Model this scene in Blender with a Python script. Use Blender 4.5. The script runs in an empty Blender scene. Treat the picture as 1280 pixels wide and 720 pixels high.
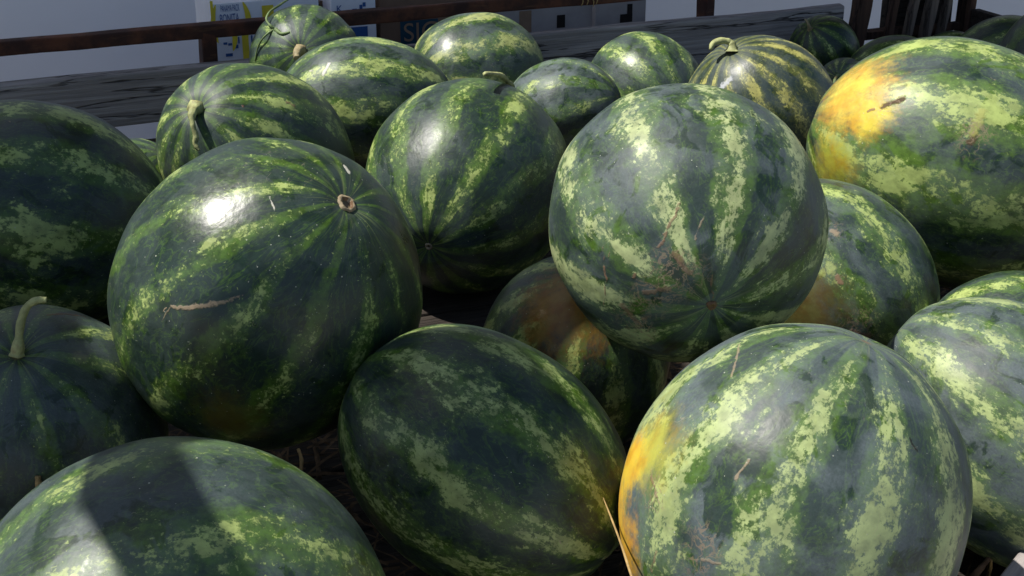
import bpy, bmesh, math, random
from mathutils import Vector, Matrix, noise as mnoise

random.seed(7)
scene = bpy.context.scene
C = scene.collection

# ------------------------------------------------------------------ camera
CAMZ = 1.62                       # camera height; the cart bed is 0.87 m lower
PITCH = math.radians(23.0)
FPX = 1758.0                      # focal length in pixels of a 1280 wide picture
cam = bpy.data.cameras.new('camera')
cam.sensor_width = 36.0
cam.lens = 36.0 * FPX / 1280.0
cam.clip_start = 0.02
cam.clip_end = 600.0
camo = bpy.data.objects.new('camera', cam)
camo.location = (0, 0, CAMZ)
camo.rotation_euler = (math.pi / 2 - PITCH, 0, 0)
C.objects.link(camo)
scene.camera = camo

# ------------------------------------------------------------------ light
SUN = Vector((-0.50, -0.02, 0.86)).normalized()      # from the scene towards the sun
world = bpy.data.worlds.new('World')
scene.world = world
world.use_nodes = True
wn = world.node_tree
sky = wn.nodes.new('ShaderNodeTexSky')
sky.sky_type = 'NISHITA'
sky.sun_disc = False
sky.sun_elevation = math.asin(SUN.z)
sky.sun_rotation = math.atan2(SUN.x, SUN.y)
wn.links.new(sky.outputs[0], wn.nodes['Background'].inputs[0])
wn.nodes['Background'].inputs[1].default_value = 0.07
sl = bpy.data.lights.new('sun', 'SUN')
sl.energy = 5.0
sl.angle = math.radians(0.53)
sl.color = (1.0, 0.95, 0.87)
slo = bpy.data.objects.new('sun', sl)
slo.rotation_euler = SUN.to_track_quat('Z', 'Y').to_euler()
slo.location = SUN * 20
C.objects.link(slo)
scene.view_settings.view_transform = 'Standard'
scene.view_settings.look = 'None'
scene.view_settings.gamma = 1.0
scene.view_settings.exposure = 0.42
scene.view_settings.use_curve_mapping = False

# ------------------------------------------------------------------ helpers
SP, CP = math.sin(PITCH), math.cos(PITCH)


def ray(px, py):
    x, y = (px - 640) / FPX, -(py - 360) / FPX
    return Vector((x, y * SP + CP, y * CP - SP))


def at_dist(px, py, d):
    return Vector((0, 0, CAMZ)) + ray(px, py).normalized() * d


def tag(o, label, cat, group=None):
    o['label'] = label
    o['category'] = cat
    if group:
        o['group'] = group
    return o


def empty(name, loc):
    o = bpy.data.objects.new(name, None)
    o.empty_display_size = 0.05
    o.location = loc
    C.objects.link(o)
    return o


def link(name, me, mat=None, parent=None):
    if mat is not None:
        me.materials.append(mat)
    o = bpy.data.objects.new(name, me)
    C.objects.link(o)
    if parent is not None:
        o.parent = parent
        o.matrix_parent_inverse = Matrix.Translation(parent.location).inverted()
    return o


def bm_obj(name, bm, mat, parent=None, smooth=False):
    me = bpy.data.meshes.new(name)
    bmesh.ops.recalc_face_normals(bm, faces=bm.faces)
    bm.to_mesh(me)
    bm.free()
    if smooth:
        for p in me.polygons:
            p.use_smooth = True
    return link(name, me, mat, parent)


class NT:
    """Tiny wrapper for writing shader graphs as expressions."""

    def __init__(self, name):
        self.mat = bpy.data.materials.new(name)
        self.mat.use_nodes = True
        self.t = self.mat.node_tree
        self.bsdf = self.t.nodes['Principled BSDF']

    def n(self, kind, **kw):
        nd = self.t.nodes.new(kind)
        for k, v in kw.items():
            setattr(nd, k, v)
        return nd

    def put(self, sock, v):
        if isinstance(v, bpy.types.NodeSocket):
            self.t.links.new(v, sock)
        elif v is not None:
            if isinstance(v, (tuple, list, Vector)) and sock.type == 'RGBA':
                v = tuple(v) + (1.0,) if len(v) == 3 else tuple(v)
            sock.default_value = v

    def m(self, op, a, b=None, c=None, clamp=False):
        nd = self.n('ShaderNodeMath', operation=op, use_clamp=clamp)
        for i, v in enumerate((a, b, c)):
            self.put(nd.inputs[i], v)
        return nd.outputs[0]

    def vm(self, op, a, b=None, s=None):
        nd = self.n('ShaderNodeVectorMath', operation=op)
        self.put(nd.inputs[0], a)
        if b is not None:
            self.put(nd.inputs[1], b)
        if s is not None:
            self.put(nd.inputs['Scale'], s)
        return nd.outputs['Value'] if op in ('DOT_PRODUCT', 'LENGTH', 'DISTANCE') else nd.outputs['Vector']

    def step(self, v, lo, hi, a=0.0, b=1.0):
        nd = self.n('ShaderNodeMapRange', interpolation_type='SMOOTHSTEP')
        for s, x in zip(('Value', 'From Min', 'From Max', 'To Min', 'To Max'), (v, lo, hi, a, b)):
            self.put(nd.inputs[s], x)
        return nd.outputs[0]

    def noise(self, vec, scale, detail=2.0, rough=0.5, dist=0.0):
        nd = self.n('ShaderNodeTexNoise')
        self.put(nd.inputs['Vector'], vec)
        nd.inputs['Scale'].default_value = scale
        nd.inputs['Detail'].default_value = detail
        nd.inputs['Roughness'].default_value = rough
        nd.inputs['Distortion'].default_value = dist
        return nd.outputs['Fac']

    def mix(self, f, a, b):
        nd = self.n('ShaderNodeMix', data_type='RGBA')
        self.put(nd.inputs[0], f)
        self.put(nd.inputs[6], a)
        self.put(nd.inputs[7], b)
        return nd.outputs[2]

    def objco(self):
        return self.n('ShaderNodeTexCoord').outputs['Object']

    def bump(self, h, strength, dist=0.002):
        nd = self.n('ShaderNodeBump')
        nd.inputs['Strength'].default_value = strength
        nd.inputs['Distance'].default_value = dist
        self.put(nd.inputs['Height'], h)
        self.put(self.bsdf.inputs['Normal'], nd.outputs[0])

    def out(self, col=None, rough=None, spec=None):
        self.put(self.bsdf.inputs['Base Color'], col)
        self.put(self.bsdf.inputs['Roughness'], rough)
        if spec is not None:
            self.put(self.bsdf.inputs['Specular IOR Level'], spec)
        return self.mat


# ------------------------------------------------------------------ setting materials
def mat_plaster():
    g = NT('white_plaster')
    co = g.objco()
    a = g.noise(co, 1.3, 5, 0.6)
    b = g.noise(co, 30, 3, 0.6)
    col = g.mix(g.step(a, 0.35, 0.75), (0.88, 0.87, 0.91), (0.83, 0.82, 0.86))
    g.bump(b, 0.25, 0.003)
    return g.out(col, 0.85)


def mat_asphalt():
    g = NT('dusty_concrete')
    co = g.objco()
    col = g.mix(g.noise(co, 60, 4, 0.7), (0.26, 0.255, 0.245), (0.40, 0.39, 0.37))
    g.bump(g.noise(co, 120, 3, 0.6), 0.5, 0.004)
    return g.out(col, 0.9)


def mat_wood(name, c0, c1, c2, along=(1.5, 55, 55), crack=0.6, rough=0.85):
    g = NT(name)
    co = g.vm('MULTIPLY', g.objco(), along)
    n1 = g.noise(co, 1.6, 7, 0.62, 0.12)
    n2 = g.noise(co, 4.5, 5, 0.7, 0.1)
    big = g.noise(g.objco(), 3.0, 3, 0.5)
    col = g.mix(g.step(n1, 0.32, 0.7), c0, c1)
    col = g.mix(g.m('MULTIPLY', g.step(n2, 0.5, 0.75), 0.55), col, c2)
    col = g.mix(g.m('MULTIPLY', g.step(big, 0.5, 0.75), 0.45), col, c0)
    ck = g.m('ABSOLUTE', g.m('SUBTRACT', g.noise(g.vm('MULTIPLY', co, (0.9, 0.42, 0.42)), 1.0, 5, 0.6, 0.25), 0.5))
    ck = g.m('MULTIPLY', g.step(ck, 0.0, 0.02, 1.0, 0.0), g.step(big, 0.36, 0.5))
    col = g.mix(g.m('MULTIPLY', ck, crack), col, tuple(x * 0.15 for x in c0))
    h = g.m('SUBTRACT', g.m('ADD', n1, g.m('MULTIPLY', n2, 0.6)), g.m('MULTIPLY', ck, 1.2))
    g.bump(h, 0.8, 0.004)
    return g.out(col, rough, 0.25)


def mat_rust():
    g = NT('rusty_paint')
    co = g.objco()
    n1 = g.noise(co, 14, 6, 0.65)
    n2 = g.noise(g.vm('MULTIPLY', co, (3, 18, 18)), 4, 5, 0.7)
    col = g.mix(g.step(n1, 0.4, 0.65), (0.045, 0.020, 0.016), (0.125, 0.045, 0.025))
    col = g.mix(g.m('MULTIPLY', g.step(n2, 0.55, 0.72), 0.6), col, (0.16, 0.075, 0.04))
    g.bump(n1, 0.5, 0.002)
    return g.out(col, 0.7, 0.3)


def mat_plain(name, col, rough=0.7, var=0.25, scale=25.0, spec=0.3):
    g = NT(name)
    n = g.noise(g.objco(), scale, 4, 0.6)
    c = g.mix(g.step(n, 0.3, 0.7), tuple(x * (1 - var) for x in col), tuple(min(1, x * (1 + var)) for x in col))
    g.bump(n, 0.15, 0.001)
    return g.out(c, rough, spec)


WOOD_GREY = mat_wood('weathered_grey_wood', (0.25, 0.225, 0.215), (0.46, 0.42, 0.40), (0.12, 0.105, 0.10), along=(1.5, 55, 55), crack=0.9)
WOOD_BROWN = mat_wood('stained_brown_wood', (0.045, 0.026, 0.02), (0.10, 0.055, 0.036), (0.025, 0.014, 0.012), along=(20, 20, 1.5))
WOOD_STAKE = mat_wood('dry_stake_wood', (0.10, 0.078, 0.065), (0.22, 0.175, 0.14), (0.05, 0.035, 0.03), along=(25, 25, 1.5))
WOOD_BED = mat_wood('dark_bed_wood', (0.025, 0.02, 0.017), (0.05, 0.04, 0.032), (0.02, 0.016, 0.014))
RUST = mat_rust()
PLASTER = mat_plaster()
CARD_WHITE = mat_plain('printed_white_card', (0.80, 0.80, 0.85), 0.6, 0.06, 8)
CARD_BROWN = mat_plain('brown_cardboard', (0.20, 0.125, 0.085), 0.85, 0.15, 10)
CARD_TAN = mat_plain('greyed_cardboard', (0.38, 0.345, 0.335), 0.85, 0.12, 9)
INK_BLUE = mat_plain('blue_print', (0.03, 0.10, 0.30), 0.6, 0.1)
INK_TEAL = mat_plain('teal_print', (0.012, 0.05, 0.085), 0.6, 0.1)
INK_YELLOW = mat_plain('yellow_print', (0.75, 0.60, 0.05), 0.6, 0.1)
INK_TAN = mat_plain('tan_print', (0.27, 0.18, 0.12), 0.8, 0.1)
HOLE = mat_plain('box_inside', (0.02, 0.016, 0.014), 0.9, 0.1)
STRAW = mat_plain('dry_straw', (0.36, 0.245, 0.10), 0.7, 0.3, 60)
STRAW_DARK = mat_plain('old_straw', (0.085, 0.052, 0.025), 0.8, 0.5, 60)
TWIG = mat_plain('dry_twig', (0.22, 0.14, 0.09), 0.8, 0.35, 60)
RUBBER = mat_plain('black_rubber', (0.02, 0.02, 0.02), 0.8, 0.2)
STEEL = mat_plain('painted_steel', (0.12, 0.05, 0.04), 0.6, 0.2)
BLOCKER_CANVAS = mat_plain('blocker_canvas', (0.10, 0.14, 0.11), 0.9, 0.1)

# ------------------------------------------------------------------ ground and cart frame
YAW = math.radians(22.5)
EX = Vector((math.cos(YAW), math.sin(YAW), 0))          # along the far side of the cart
EN = Vector((math.sin(YAW), -math.cos(YAW), 0))         # from the far side towards the photographer
P0 = Vector((-0.07, 3.06, 0))
BEDZ = CAMZ - 0.87


def cart(s, t, z):
    """s along the far side, t in from it towards the photographer, z height in the world."""
    return P0 + EX * s + EN * t + Vector((0, 0, z))


CART_M = Matrix((
    (EX.x, -EN.x, 0, P0.x), (EX.y, -EN.y, 0, P0.y), (0, 0, 1, 0), (0, 0, 0, 1)))   # local y points away from the camera


def px_side(px, py, t=0.0):
    """(s, z) where the ray through a pixel meets the vertical plane t in from the far side."""
    r = ray(px, py)
    k = ((P0 + EN * t).dot(EN)) / r.dot(EN)
    p = r * k
    return (p - P0).dot(EX), CAMZ + p.z


bm = bmesh.new()
bmesh.ops.create_grid(bm, x_segments=8, y_segments=8, size=150)
o = bm_obj('ground', bm, mat_asphalt())
o['kind'] = 'structure'


def cart_box(name, s0, s1, t0, t1, z0, z1, mat, parent, bevel=0.003, wob=0.0, seg=1, lean=0.0, seed=0):
    """Box in cart axes, its local x along the cart; WOB roughens the outline, LEAN shifts the top along s."""
    bm = bmesh.new()
    bmesh.ops.create_cube(bm, size=1)
    sx, sy, sz = (s1 - s0), (t1 - t0), (z1 - z0)
    for v in bm.verts:
        v.co = Vector((v.co.x * sx, v.co.y * sy, v.co.z * sz))
    if seg > 1:
        ax = 0 if sx >= sz else 2
        ed = [e for e in bm.edges if abs((e.verts[0].co - e.verts[1].co)[ax]) > 1e-4]
        bmesh.ops.subdivide_edges(bm, edges=ed, cuts=seg)
    if wob:
        for v in bm.verts:
            q = Vector((v.co.x * 7 + seed * 3.1, v.co.y * 40, v.co.z * 7 + seed))
            v.co += Vector((0, mnoise.noise(q) * wob * 0.6, mnoise.noise(q + Vector((9, 3, 1))) * wob)) if sx >= sz else \
                Vector((mnoise.noise(q) * wob, mnoise.noise(q + Vector((9, 3, 1))) * wob * 0.6, 0))
    if lean:
        for v in bm.verts:
            v.co.x += lean * v.co.z
    if bevel:
        sharp = [e for e in bm.edges if len(e.link_faces) == 2 and e.calc_face_angle() > 0.8]
        bmesh.ops.bevel(bm, geom=sharp, offset=bevel, segments=2, affect='EDGES', profile=0.6)
    me = bpy.data.meshes.new(name)
    bmesh.ops.recalc_face_normals(bm, faces=bm.faces)
    bm.to_mesh(me)
    bm.free()
    o = link(name, me, mat)
    o.matrix_world = CART_M @ Matrix.Translation(((s0 + s1) / 2, -(t0 + t1) / 2, (z0 + z1) / 2))
    if parent is not None:
        o.parent = parent
        o.matrix_parent_inverse = Matrix.Translation(parent.location).inverted()
    return o


cart_root = empty('wooden_cart', cart(0, 1.0, 0))
tag(cart_root, 'old wooden cart with grey plank side and rusty top rail carrying the watermelons', 'cart')
S_L, S_R = -1.75, px_side(1200, 30)[0] + 0.03
# side board: read off its top and bottom edges
zt = px_side(100, 97)[1]
zb = px_side(160, 157)[1]
s_end = px_side(1056, 20)[0]
cart_box('side_board', S_L, s_end, -0.026, -0.001, zb, zt, WOOD_GREY, cart_root, 0.004, 0.006, 60)
# rusty rail
r0, r1 = px_side(270, 47, -0.03)[1], px_side(270, 29, -0.03)[1]
cart_box('top_rail', S_L, S_R, -0.05, -0.028, r0, r1, RUST, cart_root, 0.004, 0.003, 40)


def post(px, py, wpx, t0, t1, z0, z1, mat, lean=0.0, wob=0.004, name='post'):
    s, _ = px_side(px, py, t0)
    w = wpx / FPX * 3.2
    return cart_box(name, s - w / 2, s + w / 2, t0, t1, z0, z1, mat, cart_root, 0.004, wob, 10, lean, px)


post(258, 60, 17, -0.075, -0.0275, BEDZ - 0.08, r1 - 0.004, RUST)
post(875, 8, 13, -0.075, -0.0275, BEDZ - 0.08, r1 - 0.004, RUST)
post(1068, 25, 22, -0.027, 0.012, BEDZ, r1 + 0.05, WOOD_BROWN, 0.10, 0.010)
post(1112, 25, 11, -0.027, 0.0, BEDZ + 0.03, r1 + 0.08, WOOD_BROWN, 0.13, 0.008, 'stake')
post(1138, 25, 10, -0.027, -0.004, BEDZ + 0.03, r1 + 0.08, WOOD_STAKE, 0.14, 0.004, 'stake')
post(1159, 25, 13, -0.027, -0.002, BEDZ + 0.03, r1 + 0.08, WOOD_STAKE, 0.12, 0.006, 'stake')
post(1180, 25, 9, -0.027, -0.004, BEDZ + 0.03, r1 + 0.08, WOOD_STAKE, 0.16, 0.004, 'stake')
post(1199, 20, 11, -0.05, 0.0, BEDZ, r1 + 0.08, WOOD_BROWN, 0.05, 0.006)
s_a = px_side(1072, 46)[0]
lz0, lz1 = px_side(1095, 53)[1], px_side(1095, 43)[1]
cart_box('lower_rail', s_a, S_R, -0.055, -0.029, lz0, lz1, WOOD_BROWN, cart_root, 0.003, 0.004, 12)
# dark panel behind the stakes and the end board across the cart
cart_box('back_panel', px_side(1127, 20)[0], S_R - 0.01, -0.085, -0.06, BEDZ - 0.02, r1 + 0.1, WOOD_BED, cart_root, 0.003, 0.003, 6)
cart_box('end_board', S_R, S_R + 0.025, 0.0, 1.95, BEDZ + 0.01, px_side(1206, 12)[1], WOOD_BED, cart_root, 0.004)
cart_box('end_board', S_L - 0.025, S_L, 0.0, 1.95, BEDZ + 0.01, zt, WOOD_BED, cart_root, 0.004)
cart_box('near_sill', S_L - 0.02, S_R + 0.02, 1.96, 2.02, BEDZ - 0.10, BEDZ + 0.015, WOOD_GREY, cart_root, 0.004, 0.004, 30)
t = -0.08
k = 0
while t < 1.95:
    w = min(0.135 + 0.02 * math.sin(k * 2.3), 1.955 - t)
    cart_box('floor_board', S_L, S_R, t, t + w - 0.006, BEDZ - 0.03, BEDZ - 0.001 * (k % 3), WOOD_BED, cart_root, 0.003)
    t += w
    k += 1
for tt in (0.35, 1.55):
    cart_box('beam', S_L + 0.1, S_R - 0.1, tt - 0.05, tt + 0.05, BEDZ - 0.14, BEDZ - 0.031, STEEL, cart_root, 0.004)


def wheel(s, t):
    root = None
    bm = bmesh.new()
    prof = [(0.20, -0.06), (0.27, -0.075), (0.31, -0.06), (0.32, 0.0), (0.31, 0.06), (0.27, 0.075), (0.20, 0.06)]
    n = 32
    rings = []
    for i in range(n):
        a = 2 * math.pi * i / n
        rings.append([bm.verts.new((r * math.cos(a), y, r * math.sin(a))) for r, y in prof])
    for i in range(n):
        A, B = rings[i], rings[(i + 1) % n]
        for j in range(len(prof)):
            j2 = (j + 1) % len(prof)
            bm.faces.new((A[j], A[j2], B[j2], B[j]))
    w = bm_obj('wheel', bm, RUBBER, None, True)
    w.matrix_world = CART_M @ Matrix.Translation((s, -t, 0.32))
    bm = bmesh.new()
    bmesh.ops.create_cone(bm, segments=24, radius1=0.205, radius2=0.205, depth=0.10, cap_ends=True)
    bmesh.ops.rotate(bm, verts=bm.verts, matrix=Matrix.Rotation(math.pi / 2, 3, 'X'))
    rim = bm_obj('rim', bm, STEEL)
    rim.matrix_world = w.matrix_world
    mw = w.matrix_world.copy()
    w.parent = cart_root
    w.matrix_parent_inverse = Matrix.Translation(cart_root.location).inverted()
    rim.parent = w
    rim.matrix_parent_inverse = mw.inverted()


for s in (-1.1, 0.75):
    cart_box('axle', s - 0.03, s + 0.03, 0.2, 1.7, 0.29, BEDZ - 0.141, STEEL, cart_root, 0.004)
    for tt in (0.12, 1.78):
        wheel(s, tt)

# ------------------------------------------------------------------ house wall behind
WALL_T = -1.0
WALL_H = 6.50
o = cart_box('house_wall', -6.0, 6.0, WALL_T - 0.3, WALL_T, -0.01, WALL_H, PLASTER, None, 0.01)
tag(o, 'plain white plastered house wall in shade behind the cart', 'wall')
slab = cart_box('shade_slab', -0.36, 3.2, WALL_T + 0.003, 0.0, 2.70, 2.78, WOOD_BROWN, None, 0.01)  # unseen overhead slabs, added only to shade the far right melons
for slab in (slab, cart_box('shade_slab', -0.10, 3.2, 0.002, 0.45, 2.705, 2.775, WOOD_BROWN, None, 0.01)):
    slab.parent = o
    slab.matrix_parent_inverse = o.matrix_world.inverted()
LEDGE = CAMZ - 0.90
o = cart_box('wall_ledge', px_side(290, 60, -0.16)[0], px_side(815, 20, -0.3)[0] + 0.05, -0.62, -0.16, -0.01, LEDGE, PLASTER, None, 0.01)
tag(o, 'low white plastered ledge at the wall foot carrying the cardboard boxes', 'ledge')


# ------------------------------------------------------------------ boxes on the ledge
def text_mesh(txt, size):
    cu = bpy.data.curves.new('txt', 'FONT')
    cu.body = txt
    cu.size = size
    cu.extrude = 0.0
    cu.align_x = 'CENTER'
    ob = bpy.data.objects.new('txt', cu)
    C.objects.link(ob)
    dg = bpy.context.evaluated_depsgraph_get()
    me = bpy.data.meshes.new_from_object(ob.evaluated_get(dg))
    bpy.data.objects.remove(ob)
    bpy.data.curves.remove(cu)
    return me


def make_box(px0, px1, ytop, t, depth, mat, label, rim=True):
    """Cardboard box standing on the ledge, its front face at T; returns (empty, s0, s1, z1)."""
    s0, z1 = px_side(px0, ytop, t)
    s1, _ = px_side(px1, ytop, t)
    z1 = px_side((px0 + px1) / 2, ytop, t)[1]
    root = empty('cardboard_box', cart((s0 + s1) / 2, t - depth / 2, LEDGE))
    tag(root, label, 'box')
    th = 0.006
    def P(nm, a, b, c, d, e, f_):
        return cart_box(nm, a, b, c, d, e, f_, mat, root, 0.0015)
    P('front_panel', s0, s1, t - th, t, LEDGE + 0.001, z1)
    P('back_panel', s0, s1, t - depth, t - depth + th, LEDGE + 0.001, z1)
    P('side_panel', s0, s0 + th, t - depth + th, t - th, LEDGE + 0.001, z1 - 0.002)
    P('side_panel', s1 - th, s1, t - depth + th, t - th, LEDGE + 0.001, z1 - 0.002)
    P('top_flap', s0 + th, s1 - th, t - depth + th, t - th, z1 - 0.02, z1 - 0.014)
    return root, s0, s1, z1, t


def on_face(me, name, mat, box, px, py, lift=0.0015, sx=1.0):
    """Lay a flat mesh on a box front at the place a pixel shows."""
    root, t = box[0], box[4]
    s, z = px_side(px, py, t)
    o = link(name, me, mat)
    basis = Matrix(((EX.x * sx, 0, -(-EN.x), 0), (EX.y * sx, 0, EN.y, 0), (0, 1, 0, 0), (0, 0, 0, 1)))
    o.matrix_world = Matrix.Translation(cart(s, t + lift, z)) @ basis
    o.parent = root
    o.matrix_parent_inverse = Matrix.Translation(root.location).inverted()
    return o


def patch(name, mat, box, px0, py0, px1, py1, lift=0.001):
    t = box[4]
    s0, za = px_side(px0, py0, t)
    s1, zb_ = px_side(px1, py1, t)
    bm = bmesh.new()
    w, h = (s1 - s0) / 2, (za - zb_) / 2
    bm.faces.new([bm.verts.new(c) for c in ((-w, -h, 0), (w, -h, 0), (w, h, 0), (-w, h, 0))])
    me = bpy.data.meshes.new(name)
    bm.to_mesh(me)
    bm.free()
    root = box[0]
    s, z = (s0 + s1) / 2, (za + zb_) / 2
    o = link(name, me, mat)
    o.matrix_world = Matrix.Translation(cart(s, t + lift, z)) @ Matrix(((EX.x, 0, EN.x, 0), (EX.y, 0, EN.y, 0), (0, 1, 0, 0), (0, 0, 0, 1)))
    o.parent = root
    o.matrix_parent_inverse = Matrix.Translation(root.location).inverted()
    return o


def banana_shape(h, w, bend):
    bm = bmesh.new()
    n = 14
    L, Rr = [], []
    for i in range(n + 1):
        u = i / n
        y = (u - 0.5) * h
        c = bend * (1 - (2 * u - 1) ** 2)
        ww = w * (0.12 + 0.88 * math.sin(math.pi * min(max(u, 0.0), 1.0)) ** 0.6) / 2
        L.append(bm.verts.new((c - ww, y, 0)))
        Rr.append(bm.verts.new((c + ww, y, 0)))
    for i in range(n):
        bm.faces.new((L[i], Rr[i], Rr[i + 1], L[i + 1]))
    me = bpy.data.meshes.new('banana_print')
    bm.to_mesh(me)
    bm.free()
    return me


BT = -0.24
b1 = make_box(265, 398, 0, BT, 0.22, CARD_WHITE, 'white banana carton with yellow bananas and blue BONITA lettering')
on_face(text_mesh('PANAMA PACK', 0.021), 'lettering', INK_BLUE, b1, 287.5, 14, 0.0015, 0.29)
on_face(text_mesh('BONITA', 0.028), 'lettering', INK_BLUE, b1, 287, 28, 0.0015, 0.42)
patch('yellow_stripe', INK_YELLOW, b1, 265.5, 1, 268.5, 80)
on_face(banana_shape(0.085, 0.011, -0.008), 'banana_print', INK_YELLOW, b1, 271, 30)
on_face(banana_shape(0.085, 0.013, 0.010), 'banana_print', INK_YELLOW, b1, 305, 26)
on_face(banana_shape(0.07, 0.012, 0.006), 'banana_print', INK_YELLOW, b1, 290, 44, 0.0022)
patch('yellow_panel', INK_YELLOW, b1, 327, 7, 345, 60)
patch('yellow_panel', INK_YELLOW, b1, 302, 44, 313, 82)
patch('blue_stripe', INK_BLUE, b1, 297, 46, 299.5, 54, 0.0025)
patch('blue_stripe', INK_BLUE, b1, 313.5, 44, 316, 55)
for (xa, ya, xb, yb) in ((279, 53, 284, 55.5), (285, 54, 290, 56.5), (291.5, 56, 298, 60), (282, 67, 291, 70)):
    patch('blue_stripe', INK_BLUE, b1, xa, ya, xb, yb, 0.0018)
b2 = make_box(413, 469, -3, BT + 0.01, 0.30, CARD_WHITE, 'narrow white carton with blue letter K and blue panel')
on_face(text_mesh('K', 0.022), 'lettering', INK_BLUE, b2, 424, 15)
for (xa, ya, xb, yb) in ((440, 11, 446, 12.5), (449, 6, 453, 11), (453, 3, 457, 8), (450, 10, 452, 13)):
    patch('blue_stripe', INK_BLUE, b2, xa, ya, xb, yb)
patch('blue_panel', INK_BLUE, b2, 430, 35, 461, 75)
b3 = make_box(474, 602, -14, BT - 0.02, 0.32, CARD_BROWN, 'brown cardboard box with dark teal panel lettered SIC')
patch('teal_panel', INK_TEAL, b3, 500, 27, 548, 62)
on_face(text_mesh('SIC', 0.062), 'lettering', INK_TAN, b3, 526, 50, 0.002)
b0 = make_box(399.5, 412, 1, BT - 0.06, 0.2, CARD_BROWN, 'sliver of brown carton between the two white cartons')
b4 = make_box(606, 741, -6, BT - 0.01, 0.30, CARD_TAN, 'greyish tan cardboard box with one dark hand hole beside the SIC box')
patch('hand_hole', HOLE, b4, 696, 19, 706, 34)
patch('edge_strip', WOOD_BROWN, b4, 605.5, 0, 611, 40)
patch('grey_label', INK_TAN, b4, 649, 14, 664, 40)
b5 = make_box(745, 808, -6, BT + 0.01, 0.30, CARD_TAN, 'greyish tan cardboard box with dark hand hole at the end of the row')
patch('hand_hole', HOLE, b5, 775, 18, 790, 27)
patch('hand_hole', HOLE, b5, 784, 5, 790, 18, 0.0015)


# ------------------------------------------------------------------ watermelons
def melon_matrix(rel, u, roll):
    z = Vector(u).normalized()
    ref = Vector((0, 0, 1)) if abs(z.z) < 0.9 else Vector((0, 1, 0))
    x = ref.cross(z).normalized()
    y = z.cross(x)
    m = Matrix((x, y, z)).transposed().to_4x4()
    m = Matrix.Translation(Vector(rel) + Vector((0, 0, CAMZ))) @ m @ Matrix.Rotation(roll, 4, 'Z')
    return m


def hit(mm, a, b, px, py):
    """Where the ray through a pixel meets a melon: local point."""
    inv = mm.inverted()
    o = inv @ Vector((0, 0, CAMZ))
    d = (inv.to_3x3() @ ray(px, py)).normalized()
    sc = Vector((1 / b, 1 / b, 1 / a))
    oo = Vector(x * y for x, y in zip(o, sc))
    dd = Vector(x * y for x, y in zip(d, sc))
    A, B, Cc = dd.dot(dd), oo.dot(dd), oo.dot(oo) - 1
    disc = max(B * B - A * Cc, 0.0)
    t = (-B - math.sqrt(disc)) / A
    return o + d * t


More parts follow.
